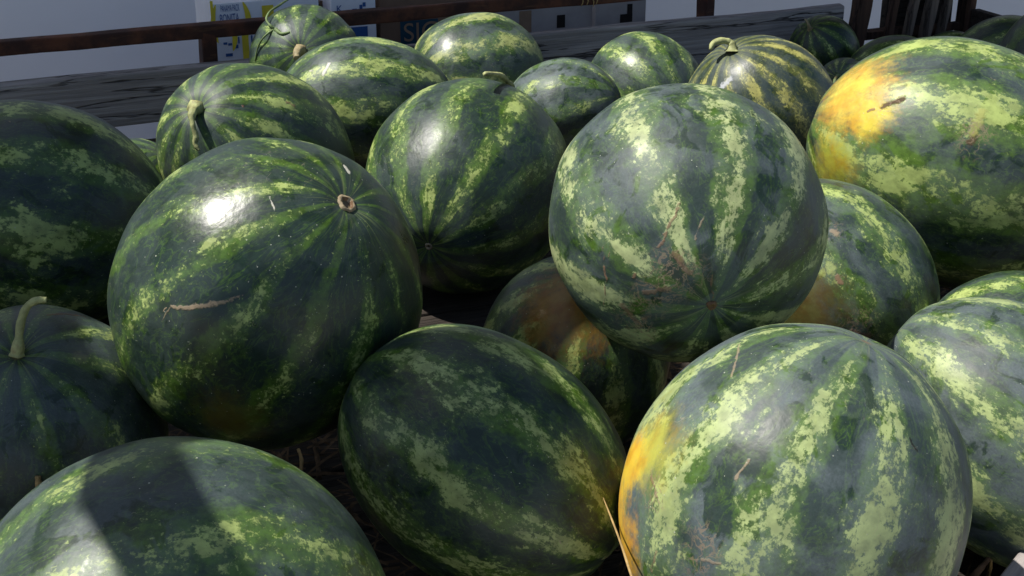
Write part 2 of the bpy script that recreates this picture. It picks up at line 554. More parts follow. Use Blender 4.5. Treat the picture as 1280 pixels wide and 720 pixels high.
def rind_material(key, a, b, mm, P):
    g = NT('rind_' + key.lower())
    seed = P['seed']
    O = g.objco()
    U = g.vm('MULTIPLY', O, (1 / b, 1 / b, 1 / a))
    sep = g.n('ShaderNodeSeparateXYZ')
    g.put(sep.inputs[0], U)
    ux, uy, uz = sep.outputs
    phi = g.m('ARCTAN2', uy, ux)
    rad = g.m('SQRT', g.m('ADD', g.m('MULTIPLY', ux, ux), g.m('MULTIPLY', uy, uy)))
    US = g.vm('ADD', U, (seed * 1.7, seed * 0.9, seed * 2.3))
    low = g.noise(US, 1.9, 2, 0.5)
    med = g.noise(US, 5.0, 3, 0.55)
    N = P['n']
    warp = g.m('ADD', g.m('MULTIPLY', g.m('SUBTRACT', low, 0.5), 1.7 / N), g.m('MULTIPLY', g.m('SUBTRACT', med, 0.5), 2.2 / N))
    phw = g.m('ADD', phi, warp)
    s = g.m('MULTIPLY_ADD', g.m('COSINE', g.m('MULTIPLY', phw, float(N))), 0.5, 0.5)
    # direction for blotches, stretched along the meridians
    cmb = g.n('ShaderNodeCombineXYZ')
    g.put(cmb.inputs[0], g.m('COSINE', phi))
    g.put(cmb.inputs[1], g.m('SINE', phi))
    g.put(cmb.inputs[2], g.m('MULTIPLY', uz, 0.75))
    Q = g.vm('ADD', cmb.outputs[0], (seed * 2.1, seed * 1.3, seed * 0.7))
    # blend towards plain sphere coordinates away from the poles so blotches stay compact
    nA = g.noise(Q, 4.6 * P.get('grain', 1.0), 8, 0.68, 0.2)
    nA2 = g.noise(US, 15.0 * P.get('grain', 1.0), 7, 0.72, 0.3)
    nA = g.m('ADD', g.m('MULTIPLY', nA, 0.58), g.m('MULTIPLY', nA2, 0.42))
    nB = g.noise(Q, 3.2, 6, 0.6, 0.4)
    nC = g.noise(US, 2.1, 3, 0.5)
    nF = g.noise(US, 38, 3, 0.6)
    nV = g.noise(Q, 9.0, 5, 0.6, 0.8)
    mid_v = g.m('ADD', g.m('MULTIPLY', s, 0.46), g.m('ADD', g.m('MULTIPLY', nB, 0.75), g.m('MULTIPLY', nA2, 0.2)))
    mid = g.step(mid_v, P['mid'] - 0.07, P['mid'] + 0.07)
    pale_v = g.m('ADD', g.m('MULTIPLY', s, 0.34), g.m('MULTIPLY', g.m('SUBTRACT', nA, 0.5), 1.9))
    pale_v = g.m('ADD', pale_v, g.m('MULTIPLY', g.m('SUBTRACT', nC, 0.5), 0.75))
    pale_v = g.m('ADD', pale_v, g.m('MULTIPLY', g.m('SUBTRACT', nF, 0.5), 0.26))
    cm2 = g.n('ShaderNodeCombineXYZ')
    g.put(cm2.inputs[0], g.m('COSINE', phw))
    g.put(cm2.inputs[1], g.m('SINE', phw))
    g.put(cm2.inputs[2], g.m('MULTIPLY', uz, 0.22))
    nS = g.noise(g.vm('ADD', cm2.outputs[0], (seed, seed * 3.3, seed * 0.2)), 19, 5, 0.65, 0.15)
    pale_v = g.m('ADD', pale_v, g.m('MULTIPLY', g.m('SUBTRACT', nS, 0.5), 0.42))
    pale_v = g.m('SUBTRACT', pale_v, g.step(rad, 0.06, 0.55, 0.24, 0.0))
    T = P['pale'] - 0.93 + 0.36
    pale = g.step(pale_v, T - 0.06, T + 0.10)
    nh = g.noise(US, 24 * P.get('grain', 1.0), 5, 0.68, 0.2)
    deep = g.m('MULTIPLY', g.m('SUBTRACT', pale_v, T), 0.8)
    pale = g.m('MULTIPLY', pale, g.step(g.m('ADD', nh, deep), 0.46, 0.54, 0.22, 1.0))
    nk = g.noise(US, 34, 5, 0.7, 0.3)
    dots = g.step(g.m('ADD', nk, g.m('ADD', g.m('MULTIPLY', s, 0.10), g.m('MULTIPLY', deep, 0.18))), 0.655, 0.70)
    pale = g.m('MAXIMUM', pale, g.m('MULTIPLY', dots, 0.62))
    halo = g.step(pale_v, T - 0.26, T + 0.02)
    fr = g.noise(US, 16, 5, 0.7)
    dark = g.mix(g.step(fr, 0.3, 0.7), P.get('dark', (0.0065, 0.0175, 0.0095)), tuple(x * 1.6 for x in P.get('dark', (0.0065, 0.0175, 0.0095))))
    midc = P.get('midc', (0.044, 0.092, 0.007))
    midcol = g.mix(g.step(fr, 0.35, 0.65), tuple(x * 0.65 for x in midc), tuple(x * 1.35 for x in midc))
    palec = P.get('palec', (0.33, 0.41, 0.125))
    palecol = g.mix(g.step(g.noise(US, 9, 4, 0.6), 0.35, 0.65), tuple(x * 0.72 for x in palec), tuple(x * 1.12 for x in palec))
    col = g.mix(mid, dark, midcol)
    vein = g.m('ABSOLUTE', g.m('SUBTRACT', nV, 0.5))
    col = g.mix(g.m('MULTIPLY', g.step(vein, 0.0, 0.035, 1.0, 0.0), 0.55), col, midcol)
    col = g.mix(g.m('MULTIPLY', halo, 0.7), col, midcol)
    col = g.mix(pale, col, palecol)
    # waxy bloom, rubbed off in places
    bl = g.step(g.noise(US, 2.6, 4, 0.55, 0.6), 0.38, 0.62)
    rub = g.step(g.noise(g.vm('ADD', US, (7.7, 3.1, 1.9)), 3.4, 6, 0.6, 0.9), 0.40, 0.46)
    fine = g.step(g.noise(US, 70, 3, 0.65), 0.25, 0.75, 0.65, 1.0)
    bloom = g.m('MULTIPLY', g.m('MULTIPLY', g.m('MULTIPLY_ADD', bl, 0.65, 0.35), g.m('MULTIPLY_ADD', rub, 0.75, 0.25)), fine)
    bloom = g.m('MULTIPLY', bloom, P['bloom'] * 0.72)
    bloomf = g.m('MULTIPLY', bloom, g.m('SUBTRACT', 1.0, g.m('MULTIPLY', pale, 0.6)))
    col = g.mix(bloomf, col, (0.15, 0.183, 0.21))
    # sun-bleached yellow or earth-side patches
    for (qx, qy, rr, yc, soft) in P.get('yellow', ()):
        c = hit(mm, a, b, qx, qy)
        d = g.vm('DISTANCE', O, tuple(c))
        d = g.m('ADD', d, g.m('MULTIPLY', g.m('SUBTRACT', nB, 0.5), rr * 1.5))
        d = g.m('ADD', d, g.m('MULTIPLY', g.m('SUBTRACT', fr, 0.5), rr * 1.3))
        y = g.step(d, rr * (1 - soft), rr * (1 + soft * 0.6), 1.0, 0.0)
        yc2 = g.mix(g.step(med, 0.35, 0.65), yc, tuple(min(1, x * k_) for x, k_ in zip(yc, (0.85, 0.62, 0.5))))
        y = g.m('MULTIPLY', y, g.m('MULTIPLY_ADD', g.m('MAXIMUM', pale, g.m('MULTIPLY', nh, 0.8)), 0.40, 0.74), clamp=True)
        col = g.mix(y, col, yc2)
    # corky scars and scratches
    scar_h = None
    if P.get('scars'):
        wj = g.n('ShaderNodeTexNoise')
        g.put(wj.inputs['Vector'], US)
        wj.inputs['Scale'].default_value = 14
        wj.inputs['Detail'].default_value = 4
        OW = g.vm('ADD', O, g.vm('SCALE', g.vm('SUBTRACT', wj.outputs['Color'], (0.5, 0.5, 0.5)), s=0.007))
        for (x0, y0, x1, y1, wd, sc, st) in P['scars']:
            A_ = hit(mm, a, b, x0, y0)
            B_ = hit(mm, a, b, x1, y1)
            ba = B_ - A_
            pa = g.vm('SUBTRACT', OW, tuple(A_))
            h = g.m('DIVIDE', g.vm('DOT_PRODUCT', pa, tuple(ba)), max(ba.dot(ba), 1e-7), clamp=True)
            dv = g.vm('SUBTRACT', pa, g.vm('SCALE', tuple(ba), s=h))
            d = g.vm('LENGTH', dv)
            d = g.m('ADD', d, g.m('MULTIPLY', g.m('SUBTRACT', nF, 0.5), wd * 1.6))
            mk = g.m('MULTIPLY', g.step(d, wd * 0.35, wd, 1.0, 0.0), st)
            col = g.mix(mk, col, sc)
            scar_h = mk if scar_h is None else g.m('MAXIMUM', scar_h, mk)
    for (wx, wy, wr) in P.get('web', ()):
        c = hit(mm, a, b, wx, wy)
        dd = g.m('ADD', g.vm('DISTANCE', O, tuple(c)), g.m('MULTIPLY', g.m('SUBTRACT', med, 0.5), wr * 1.6))
        inside = g.step(dd, wr * 0.3, wr, 1.0, 0.0)
        ln = g.m('ABSOLUTE', g.m('SUBTRACT', g.noise(US, 13, 3, 0.6, 0.6), 0.5))
        wm = g.m('MULTIPLY', g.step(ln, 0.012, 0.04, 1.0, 0.0), inside)
        col = g.mix(g.m('MULTIPLY', wm, 0.55), col, (0.25, 0.185, 0.125))
    # pale flecks
    vo = g.n('ShaderNodeTexVoronoi')
    g.put(vo.inputs['Vector'], g.vm('ADD', US, g.vm('SCALE', g.n('ShaderNodeTexNoise').outputs['Color'], s=0.0)))
    vo.inputs['Scale'].default_value = 30
    sc_ = g.n('ShaderNodeSeparateColor')
    g.put(sc_.inputs[0], vo.outputs['Color'])
    fl = g.m('MULTIPLY', g.step(g.m('SUBTRACT', vo.outputs['Distance'], g.m('MULTIPLY', sc_.outputs[1], 0.10)), 0.02, 0.06, 1.0, 0.0),
             g.m('GREATER_THAN', sc_.outputs[0], 1.0 - 0.30 * P.get('fleck', 1.0)))
    fl = g.m('MULTIPLY', fl, g.step(low, 0.42, 0.62))
    col = g.mix(g.m('MULTIPLY', fl, 0.75), col, (0.42, 0.44, 0.36))
    # fine long scratches
    sv = g.noise(g.vm('MULTIPLY', US, (1.0, 3.2, 1.6)), 2.8, 2, 0.5, 1.2)
    scr = g.m('MULTIPLY', g.step(g.m('ABSOLUTE', g.m('SUBTRACT', sv, 0.53)), 0.0, 0.0035, 1.0, 0.0), g.step(nC, 0.52, 0.6))
    scr = g.m('MULTIPLY', scr, g.step(fr, 0.46, 0.56))
    col = g.mix(g.m('MULTIPLY', scr, 0.6 * P.get('scratch', 1.0)), col, (0.30, 0.25, 0.18))
    # brownish ring and faint rays at both ends
    pole = g.step(rad, 0.015, 0.05, 1.0, 0.0)
    col = g.mix(g.m('MULTIPLY', pole, 0.7), col, (0.16, 0.10, 0.06))
    rays = g.m('MULTIPLY', g.step(g.noise(Q, 11, 3, 0.6), 0.55, 0.66), g.step(rad, 0.06, 0.42, 1.0, 0.0))
    col = g.mix(g.m('MULTIPLY', rays, 0.38), col, tuple(x * 0.75 for x in palec))
    hgt = g.m('ADD', g.m('MULTIPLY', med, 0.5), g.m('MULTIPLY', fr, 0.12))
    if scar_h is not None:
        hgt = g.m('ADD', hgt, g.m('MULTIPLY', scar_h, 0.35))
    hgt = g.m('ADD', hgt, g.m('MULTIPLY', fl, 0.15))
    g.bump(hgt, 0.35, 0.006)
    rgh = g.m('ADD', g.m('MULTIPLY_ADD', bloom, 0.5, P.get('rough', 0.26) - 0.06), g.m('MULTIPLY', g.m('ADD', fr, med), 0.13))
    rgh = g.m('ADD', rgh, g.step(rad, 0.08, 0.4, 0.22, 0.0))
    if scar_h is not None:
        rgh = g.m('ADD', rgh, g.m('MULTIPLY', scar_h, 0.4))
    return g.out(col, rgh, 0.42)


def rind_mesh(a, b, seed, N, top_dip, bot_dip, res):
    nphi, nth = res
    verts, faces = [], []
    sv = Vector((seed * 3.7, seed * 1.1, seed * 5.3))
    for i in range(nth + 1):
        th = math.pi * i / nth
        for j in range(nphi):
            ph = 2 * math.pi * j / nphi
            d = Vector((math.sin(th) * math.cos(ph), math.sin(th) * math.sin(ph), math.cos(th)))
            k = 1 + 0.020 * mnoise.noise(d * 1.4 + sv) + 0.009 * mnoise.noise(d * 3.0 + sv)
            k += 0.0036 * math.cos(N * ph) * math.sin(th) ** 2
            k -= 0.02 * math.cos(th) * abs(math.cos(th)) * math.sin(th)      # slight egg shape
            z = a * d.z * k
            z -= b * top_dip * math.exp(-(th / 0.13) ** 2)
            z += b * bot_dip * math.exp(-((math.pi - th) / 0.11) ** 2)
            verts.append((b * d.x * k, b * d.y * k, z))
            if i in (0, nth):
                break
    ring = lambda i, j: 1 + (i - 1) * nphi + j % nphi
    last = len(verts) - 1
    for j in range(nphi):
        faces.append((0, ring(1, j), ring(1, j + 1)))
        faces.append((last, ring(nth - 1, j + 1), ring(nth - 1, j)))
    for i in range(1, nth - 1):
        for j in range(nphi):
            faces.append((ring(i, j), ring(i + 1, j), ring(i + 1, j + 1), ring(i, j + 1)))
    me = bpy.data.meshes.new('rind')
    me.from_pydata(verts, [], faces)
    for p in me.polygons:
        p.use_smooth = True
    return me


def smooth_path(pts, n):
    out = []
    P = [pts[0]] + list(pts) + [pts[-1]]
    for i in range(len(pts) - 1):
        p0, p1, p2, p3 = P[i], P[i + 1], P[i + 2], P[i + 3]
        for k in range(n):
            t = k / n
            out.append(0.5 * ((2 * p1) + (p2 - p0) * t + (2 * p0 - 5 * p1 + 4 * p2 - p3) * t * t + (3 * p1 - p0 - 3 * p2 + p3) * t ** 3))
    out.append(pts[-1])
    return out


def tube(path, radii, sides=10, ridge=0.12, flare=0.0):
    bm = bmesh.new()
    rings = []
    n = len(path)
    prev = None
    for i, p in enumerate(path):
        tg = (path[min(i + 1, n - 1)] - path[max(i - 1, 0)]).normalized()
        if prev is None:
            nx = tg.orthogonal().normalized()
        else:
            nx = (prev - tg * prev.dot(tg)).normalized()
        prev = nx
        ny = tg.cross(nx)
        u = i / (n - 1)
        x = u * (len(radii) - 1)
        k = min(int(x), len(radii) - 2)
        r = radii[k] + (radii[k + 1] - radii[k]) * (x - k)
        r *= 1 + flare * math.exp(-u * 9)
        r *= 1 + 0.28 * mnoise.noise(Vector((u * 9, n * 0.37, radii[0] * 900)))
        ring = []
        for j in range(sides):
            an = 2 * math.pi * j / sides
            rr = r * (1 + ridge * (1 if j % 2 else -1) * 0.5)
            ring.append(bm.verts.new(p + (nx * math.cos(an) + ny * math.sin(an)) * rr))
        rings.append(ring)
    for A, B in zip(rings, rings[1:]):
        for j in range(sides):
            bm.faces.new((A[j], A[(j + 1) % sides], B[(j + 1) % sides], B[j]))
    bm.faces.new(rings[0])
    bm.faces.new(rings[-1])
    return bm


def stem_mat(name, c):
    g = NT(name)
    co = g.objco()
    n = g.noise(co, 60, 4, 0.6)
    col = g.mix(g.step(n, 0.35, 0.65), tuple(x * 0.7 for x in c), tuple(x * 1.2 for x in c))
    br = g.step(g.noise(co, 28, 4, 0.65, 0.4), 0.52, 0.66)
    col = g.mix(g.m('MULTIPLY', br, 0.65), col, (0.17, 0.11, 0.055))
    g.bump(g.m('ADD', n, g.noise(co, 160, 3, 0.6)), 0.7, 0.0015)
    return g.out(col, 0.6, 0.3)


STEM_PALE = stem_mat('pale_stem', (0.34, 0.36, 0.16))
STEM_GREEN = stem_mat('green_stem', (0.14, 0.20, 0.08))
STEM_DRY = stem_mat('dry_stem', (0.30, 0.25, 0.14))
CORK = stem_mat('cork', (0.30, 0.24, 0.15))
PIT = stem_mat('stem_pit', (0.16, 0.09, 0.045))

SOL = {
    'A': ((-0.2601, 1.3775, -0.5912), 0.1732, 0.1618, (0.5401, -0.3087, 0.783)),
    'B': ((0.1853, 1.4091, -0.523), 0.1538, 0.1464, (0.2007, -0.9466, -0.2523)),
    'C': ((-0.0694, 2.0676, -0.7066), 0.1829, 0.1604, (-0.3796, -0.8937, -0.2392)),
    'D': ((-0.6925, 1.9075, -0.6993), 0.1988, 0.1685, (0.9278, 0.2776, -0.2493)),
    'E': ((-0.5099, 1.3332, -0.7343), 0.1432, 0.1351, (-0.2515, -0.3888, 0.8863)),
    'F': ((-0.2650, 0.9080, -0.7000), 0.1760, 0.1695, (-0.8575, -0.4249, 0.29)),
    'G': ((-0.0272, 1.2264, -0.7073), 0.1565, 0.1232, (0.81, -0.353, -0.457)),
    'H': ((0.2626, 1.1357, -0.6997), 0.172, 0.1593, (0.3509, 0.1218, 0.9285)),
    'I': ((0.5385, 1.3178, -0.7288), 0.1679, 0.1292, (-0.7222, 0.4433, 0.531)),
    'J': ((0.4379, 1.7628, -0.7364), 0.1498, 0.1249, (-0.6046, 0.5271, 0.5972)),
    'K': ((0.6481, 1.968, -0.6367), 0.216, 0.18, (-0.9317, 0.2675, 0.2456)),
    'L': ((0.4552, 2.4819, -0.7175), 0.1559, 0.1418, (-0.4998, 0.0626, 0.8639)),
    'M': ((0.0986, 2.6681, -0.7567), 0.118, 0.1026, (0.8955, -0.2886, 0.3387)),
    'N': ((0.2706, 2.8119, -0.7536), 0.1299, 0.1181, (-0.5025, 0.8439, 0.1877)),
    'O': ((-0.0719, 2.8807, -0.7394), 0.1498, 0.1303, (0.8575, 0.5038, -0.1042)),
    'P': ((-0.2773, 2.585, -0.7285), 0.1709, 0.1367, (-0.943, -0.3064, 0.13)),
    'Q': ((-0.4158, 2.797, -0.6899), 0.1257, 0.1142, (-0.1203, -0.8167, 0.5644)),
    'R': ((-0.4121, 2.1857, -0.7004), 0.1941, 0.1459, (-0.6018, -0.4198, 0.6794)),
    'S': ((0.7352, 3.2686, -0.7813), 0.0904, 0.0822, (-0.4056, -0.1696, 0.8982)),
    'T': ((0.8604, 3.137, -0.7941), 0.1015, 0.0781, (0.954, -0.1123, 0.278)),
    'U': ((0.7365, 3.0467, -0.8074), 0.0689, 0.0626, (-0.3008, -0.7799, 0.5489)),
    'V': ((1.1033, 3.1161, -0.7704), 0.1228, 0.1023, (0.8835, -0.1755, 0.4344)),
    'W': ((1.0448, 3.3119, -0.8071), 0.0754, 0.0629, (0.9117, -0.2256, 0.3434)),
    'X': ((0.0760, 1.540, -0.742), 0.130, 0.116, (0.15, -0.35, 0.92)),
    'Y': ((0.6332, 1.6068, -0.7656), 0.1137, 0.0989, (0.9435, -0.2485, 0.2194)),
    'Z': ((-0.6379, 2.2403, -0.777), 0.0968, 0.088, (0.6396, -0.1426, 0.7554)),
    'AA': ((0.4849, 2.9929, -0.7867), 0.0902, 0.082, (0.848, -0.1271, 0.5145)),
    'AB': ((0.5895, 2.8857, -0.7858), 0.0868, 0.0789, (0.848, -0.1271, 0.5145)),
    'AC': ((1.1498, 2.8964, -0.7257), 0.1438, 0.1308, (0.318, -0.059, 0.9463)),
}
ORANGE = (0.66, 0.40, 0.035)
OCHRE_SHADED = (0.105, 0.10, 0.03)  # yellow-brown belly, darkened to stand in for the neighbouring melon's shadow
TAN = (0.33, 0.25, 0.16)
BRN = (0.20, 0.115, 0.07)
WHT = (0.52, 0.50, 0.42)
YPALE = (0.36, 0.36, 0.10)
DEF = dict(n=11, mid=0.74, pale=0.93, bloom=0.35)
SPEC = {
    'A': dict(label='very dark glossy watermelon with pale stem scar and a corky scratch across its face', n=13, mid=0.89, pale=0.99, bloom=0.22, rough=0.22,
              dip=(0.06, 0.03), fleck=1.6, scars=[(215, 384, 240, 384, 0.0026, TAN, 0.75), (240, 384, 270, 380, 0.0032, TAN, 0.8), (270, 380, 303, 370, 0.0022, TAN, 0.7), (200, 402, 214, 385, 0.0012, TAN, 0.5), (337, 246, 345, 268, 0.0012, WHT, 0.8), (352, 234, 360, 246, 0.001, WHT, 0.7), (430, 208, 436, 216, 0.003, WHT, 0.9), (208, 385, 200, 396, 0.0012, TAN, 0.7)],
              yellow=[(285, 525, 0.04, (0.085, 0.095, 0.018), 0.7)]),
    'B': dict(label='round pale-mottled watermelon with brown scratches, blossom end facing out', n=10, mid=0.70, pale=0.83, bloom=0.62, rough=0.30, grain=1.25, palec=(0.36, 0.42, 0.19), dip=(0.012, 0.04), web=[(782, 395, 0.035), (845, 350, 0.04), (812, 372, 0.03), (800, 420, 0.03)],
              scars=[(852, 250, 828, 300, 0.0022, BRN, 0.7), (828, 300, 792, 346, 0.0024, BRN, 0.7), (755, 308, 757, 350, 0.002, BRN, 0.8), (768, 285, 762, 320, 0.0014, BRN, 0.6), (757, 350, 754, 385, 0.0014, BRN, 0.6),
                     (776, 382, 800, 408, 0.004, BRN, 0.6), (845, 318, 862, 340, 0.005, BRN, 0.6), (806, 366, 836, 360, 0.004, BRN, 0.55), (800, 400, 812, 396, 0.003, BRN, 0.6), (868, 300, 884, 262, 0.0014, TAN, 0.5), (890, 345, 890, 383, 0.0018, BRN, 0.55), (878, 383, 905, 384, 0.002, BRN, 0.55)]),
    'C': dict(label='dark striped watermelon with puckered blossom end, between the scarred and the round pale ones', n=12, mid=0.74, pale=0.96, bloom=0.30, rough=0.26, dip=(0.05, 0.03)),
    'D': dict(label='big shaded watermelon with lengthwise green bands just under the grey plank', n=10, mid=0.68, pale=0.87, bloom=0.35, grain=1.2, scars=[(12, 152, 30, 186, 0.0016, TAN, 0.8)]),
    'E': dict(label='dark bluish watermelon with an upright curved pale stem', n=10, mid=0.82, pale=1.0, bloom=0.5, dip=(0.05, 0.03), scars=[(60, 393, 105, 393, 0.003, BRN, 0.7)]),
    'F': dict(label='dark watermelon with grey waxy bloom rubbed off in patches and a hard shadow across it', n=9, mid=0.80, pale=0.95, bloom=0.48, rough=0.25),
    'G': dict(label='oblong shaded watermelon with chunky light patches, its curved stem tucked under its low end', n=10, mid=0.78, pale=0.87, grain=1.25, bloom=0.2, palec=(0.27, 0.34, 0.12)),
    'H': dict(label='huge mottled watermelon with orange-yellow flank and grey bloom', web=[(815, 620, 0.022), (870, 690, 0.03)], n=11, mid=0.67, pale=0.84, bloom=0.78, rough=0.3, grain=1.5, palec=(0.32, 0.39, 0.155),
              yellow=[(815, 560, 0.04, (0.40, 0.40, 0.07), 0.8), (770, 665, 0.062, ORANGE, 0.55), (790, 575, 0.03, (0.60, 0.42, 0.04), 0.7)],
              scars=[(925, 430, 915, 470, 0.0016, TAN, 0.5), (935, 575, 920, 600, 0.002, TAN, 0.6), (812, 590, 820, 620, 0.0025, BRN, 0.6), (876, 700, 900, 705, 0.0025, TAN, 0.5), (820, 690, 815, 715, 0.002, BRN, 0.5), (1137, 548, 1146, 562, 0.0018, (0.01, 0.012, 0.012), 0.9), (1080, 470, 1090, 505, 0.006, (0.012, 0.03, 0.016), 0.8)]),
    'I': dict(label='oblong watermelon with slanting pale bands lying beside the huge orange-flanked one', n=10, mid=0.68, pale=0.88, bloom=0.75, rough=0.34, grain=1.4, palec=(0.30, 0.37, 0.14)),
    'J': dict(label='smaller greyish watermelon with yellow-brown belly, half in shadow of the round pale one', n=9, mid=0.70, pale=0.88, bloom=0.6, web=[(1075, 410, 0.035), (1040, 290, 0.02)], yellow=[(1010, 390, 0.05, OCHRE_SHADED, 0.7)],
              scars=[(1040, 288, 1046, 292, 0.005, TAN, 0.6), (1047, 346, 1050, 352, 0.005, BRN, 0.8), (1065, 415, 1085, 420, 0.006, BRN, 0.7)]),
    'K': dict(label='large bright watermelon with a sunlit yellow-orange shoulder', web=[(1115, 130, 0.03), (1218, 170, 0.035)], n=9, mid=0.60, pale=0.85, bloom=0.45, rough=0.27, midc=(0.06, 0.115, 0.011),
              yellow=[(1040, 200, 0.045, (0.34, 0.34, 0.04), 0.8), (1060, 118, 0.064, (0.70, 0.53, 0.08), 0.8), (1085, 150, 0.035, (0.62, 0.50, 0.05), 0.7)],
              scars=[(1103, 133, 1128, 124, 0.0055, (0.07, 0.035, 0.02), 0.9), (1085, 138, 1092, 136, 0.003, BRN, 0.8), (1213, 178, 1219, 168, 0.007, (0.08, 0.045, 0.02), 0.85), (1218, 165, 1226, 140, 0.01, YPALE, 0.6)]),
    'L': dict(label='yellow-streaked watermelon with a hooked stem standing above its top', n=15, mid=0.72, pale=0.86, bloom=0.35, grain=1.5, palec=(0.36, 0.35, 0.10), midc=(0.07, 0.085, 0.014), dip=(0.05, 0.02), fleck=2.0,
              scars=[(900, 110, 912, 98, 0.008, (0.5, 0.52, 0.55), 0.8)]),
    'M': dict(label='bluish grey watermelon squeezed between the striped dark one and the round pale one', n=10, mid=0.74, pale=0.97, bloom=0.85),
    'N': dict(label='half-hidden striped watermelon resting before the grey plank next to the bluish grey one', n=11, mid=0.68, pale=0.86, bloom=0.45),
    'O': dict(label='watermelon with yellowish blotches pressed against the plank below the SIC box', n=9, mid=0.70, pale=0.83, bloom=0.55, palec=(0.30, 0.34, 0.12)),
    'P': dict(label='watermelon with a small white chip and pale mottling, lying before the one with vine tendrils', n=10, mid=0.70, pale=0.88, bloom=0.5, scars=[(404, 92, 411, 80, 0.005, (0.65, 0.62, 0.58), 0.95), (386, 88, 390, 87, 0.003, WHT, 0.8)]),
    'Q': dict(label='thin-lined watermelon before the banana carton, stem stub out and a tendril curling over it', n=16, mid=0.76, pale=0.97, bloom=0.4, dip=(0.06, 0.03)),
    'R': dict(label='striped oblong watermelon with a drooping pale stem casting a sharp shadow', n=13, mid=0.70, pale=0.88, bloom=0.35, dip=(0.06, 0.03), grain=1.2, scars=[(360, 128, 368, 132, 0.004, BRN, 0.6), (303, 131, 306, 133, 0.003, (0.3, 0.1, 0.07), 0.8)]),
    'S': dict(label='small dark shaded watermelon with thin stem against the end of the grey plank', n=11, mid=0.74, pale=0.95, bloom=0.12, dip=(0.06, 0.03)),
    'T': dict(label='small shaded watermelon lying under the weathered stakes', n=10, mid=0.72, pale=0.93, bloom=0.2),
    'U': dict(label='small pale green watermelon with stem stub and pinkish bruise beside the yellow-shouldered one', n=14, mid=0.66, pale=0.90, bloom=0.6, dip=(0.06, 0.03), scars=[(1066, 84, 1078, 82, 0.008, (0.52, 0.36, 0.30), 0.9)]),
    'V': dict(label='shaded dark watermelon in front of the brown end board', n=10, mid=0.74, pale=0.95, bloom=0.25),
    'W': dict(label='tiny dark watermelon in the shaded cart corner below the last stake', n=10, mid=0.74, pale=0.95, bloom=0.1),
    'X': dict(label='shaded watermelon with orange-brown belly sunk in the gap under the round pale one', n=10, mid=0.70, pale=0.92, bloom=0.3, yellow=[(705, 385, 0.055, (0.26, 0.15, 0.025), 0.7)]),
    'Y': dict(label='watermelon mostly in black shadow below the yellow-shouldered one, one strip sunlit', n=9, mid=0.66, pale=0.85, bloom=0.35),
    'Z': dict(label='small watermelon peeping out behind the big shaded one below the plank', n=10, mid=0.74, pale=1.02, bloom=0.3),
    'AA': dict(label='small dark watermelon glimpsed beneath the hooked stem', n=10, mid=0.74, pale=0.95, bloom=0.2),
    'AB': dict(label='olive watermelon just showing behind the yellow-streaked one with the hooked stem', n=10, mid=0.66, pale=0.95, bloom=0.3),
    'AC': dict(label='dark watermelon propped at the near end of the brown end board', n=10, mid=0.76, pale=0.97, bloom=0.35),
}
ROLL = {}
# picture place of the end that faces out, where the photograph shows it
ENDS = {'A': (437, 250), 'B': (890, 383), 'C': (534, 311), 'E': (20, 441), 'Q': (375, 62), 'R': (243, 133), 'U': (1047, 96), 'S': (1012, 32), 'L': (911, 62)}
MELON = {}
for idx, (key, (rel, a, b, u)) in enumerate(SOL.items()):
    P = dict(DEF)
    P.update(SPEC[key])
    P['seed'] = 1.37 + idx * 2.61
    roll = ROLL.get(key, idx * 0.77)
    mm = melon_matrix(rel, u, roll)
    if key in ENDS:
        for _ in range(12):
            w = mm @ hit(mm, a, b, *ENDS[key])
            u = (w - mm.translation).normalized()
            mm = melon_matrix(rel, u, roll)
    uz = Vector(u).normalized().z
    hz = math.sqrt(a * a * uz * uz + b * b * (1 - uz * uz))
    root = empty('watermelon', Vector(rel) + Vector((0, 0, CAMZ - hz)))
    tag(root, P['label'], 'watermelon', 'watermelons heaped in the cart')
    dip = P.get('dip', (0.03, 0.02))
    big = b > 0.115
    me = rind_mesh(a, b, P['seed'], P['n'], dip[0], dip[1], (144, 88) if big else (96, 60))
    o = link('rind', me, rind_material(key, a, b, mm, P))
    o.matrix_world = mm
    o.parent = root
    o.matrix_parent_inverse = Matrix.Translation(root.location).inverted()
    MELON[key] = (root, mm, a, b)


def surf(key, px, py, lift=0.0):
    """World point on a melon's skin under a pixel, lifted off it."""
    root, mm, a, b = MELON[key]
    p = hit(mm, a, b, px, py)
    nrm = Vector((p.x / b ** 2, p.y / b ** 2, p.z / a ** 2)).normalized()
    return mm @ (p + nrm * lift)


def part_tube(name, key, pts, radii, mat, flare=0.0, sides=10, ridge=0.15, n=7):
    return bm_obj(name, tube(smooth_path(pts, n), radii, sides, ridge, flare), mat, MELON[key][0], True)


def dist_of(p):
    return (p - Vector((0, 0, CAMZ))).length


def stem_px(key, base, pts, radii, mat, flare=0.8):
    """Stem from the skin at BASE through (px, py, toward-camera metres) points."""
    b0 = surf(key, *base, lift=-0.004)
    d0 = dist_of(b0)
    path = [b0] + [at_dist(x, y, d0 - dz) for x, y, dz in pts]
    return part_tube('stem', key, path, radii, mat, flare)


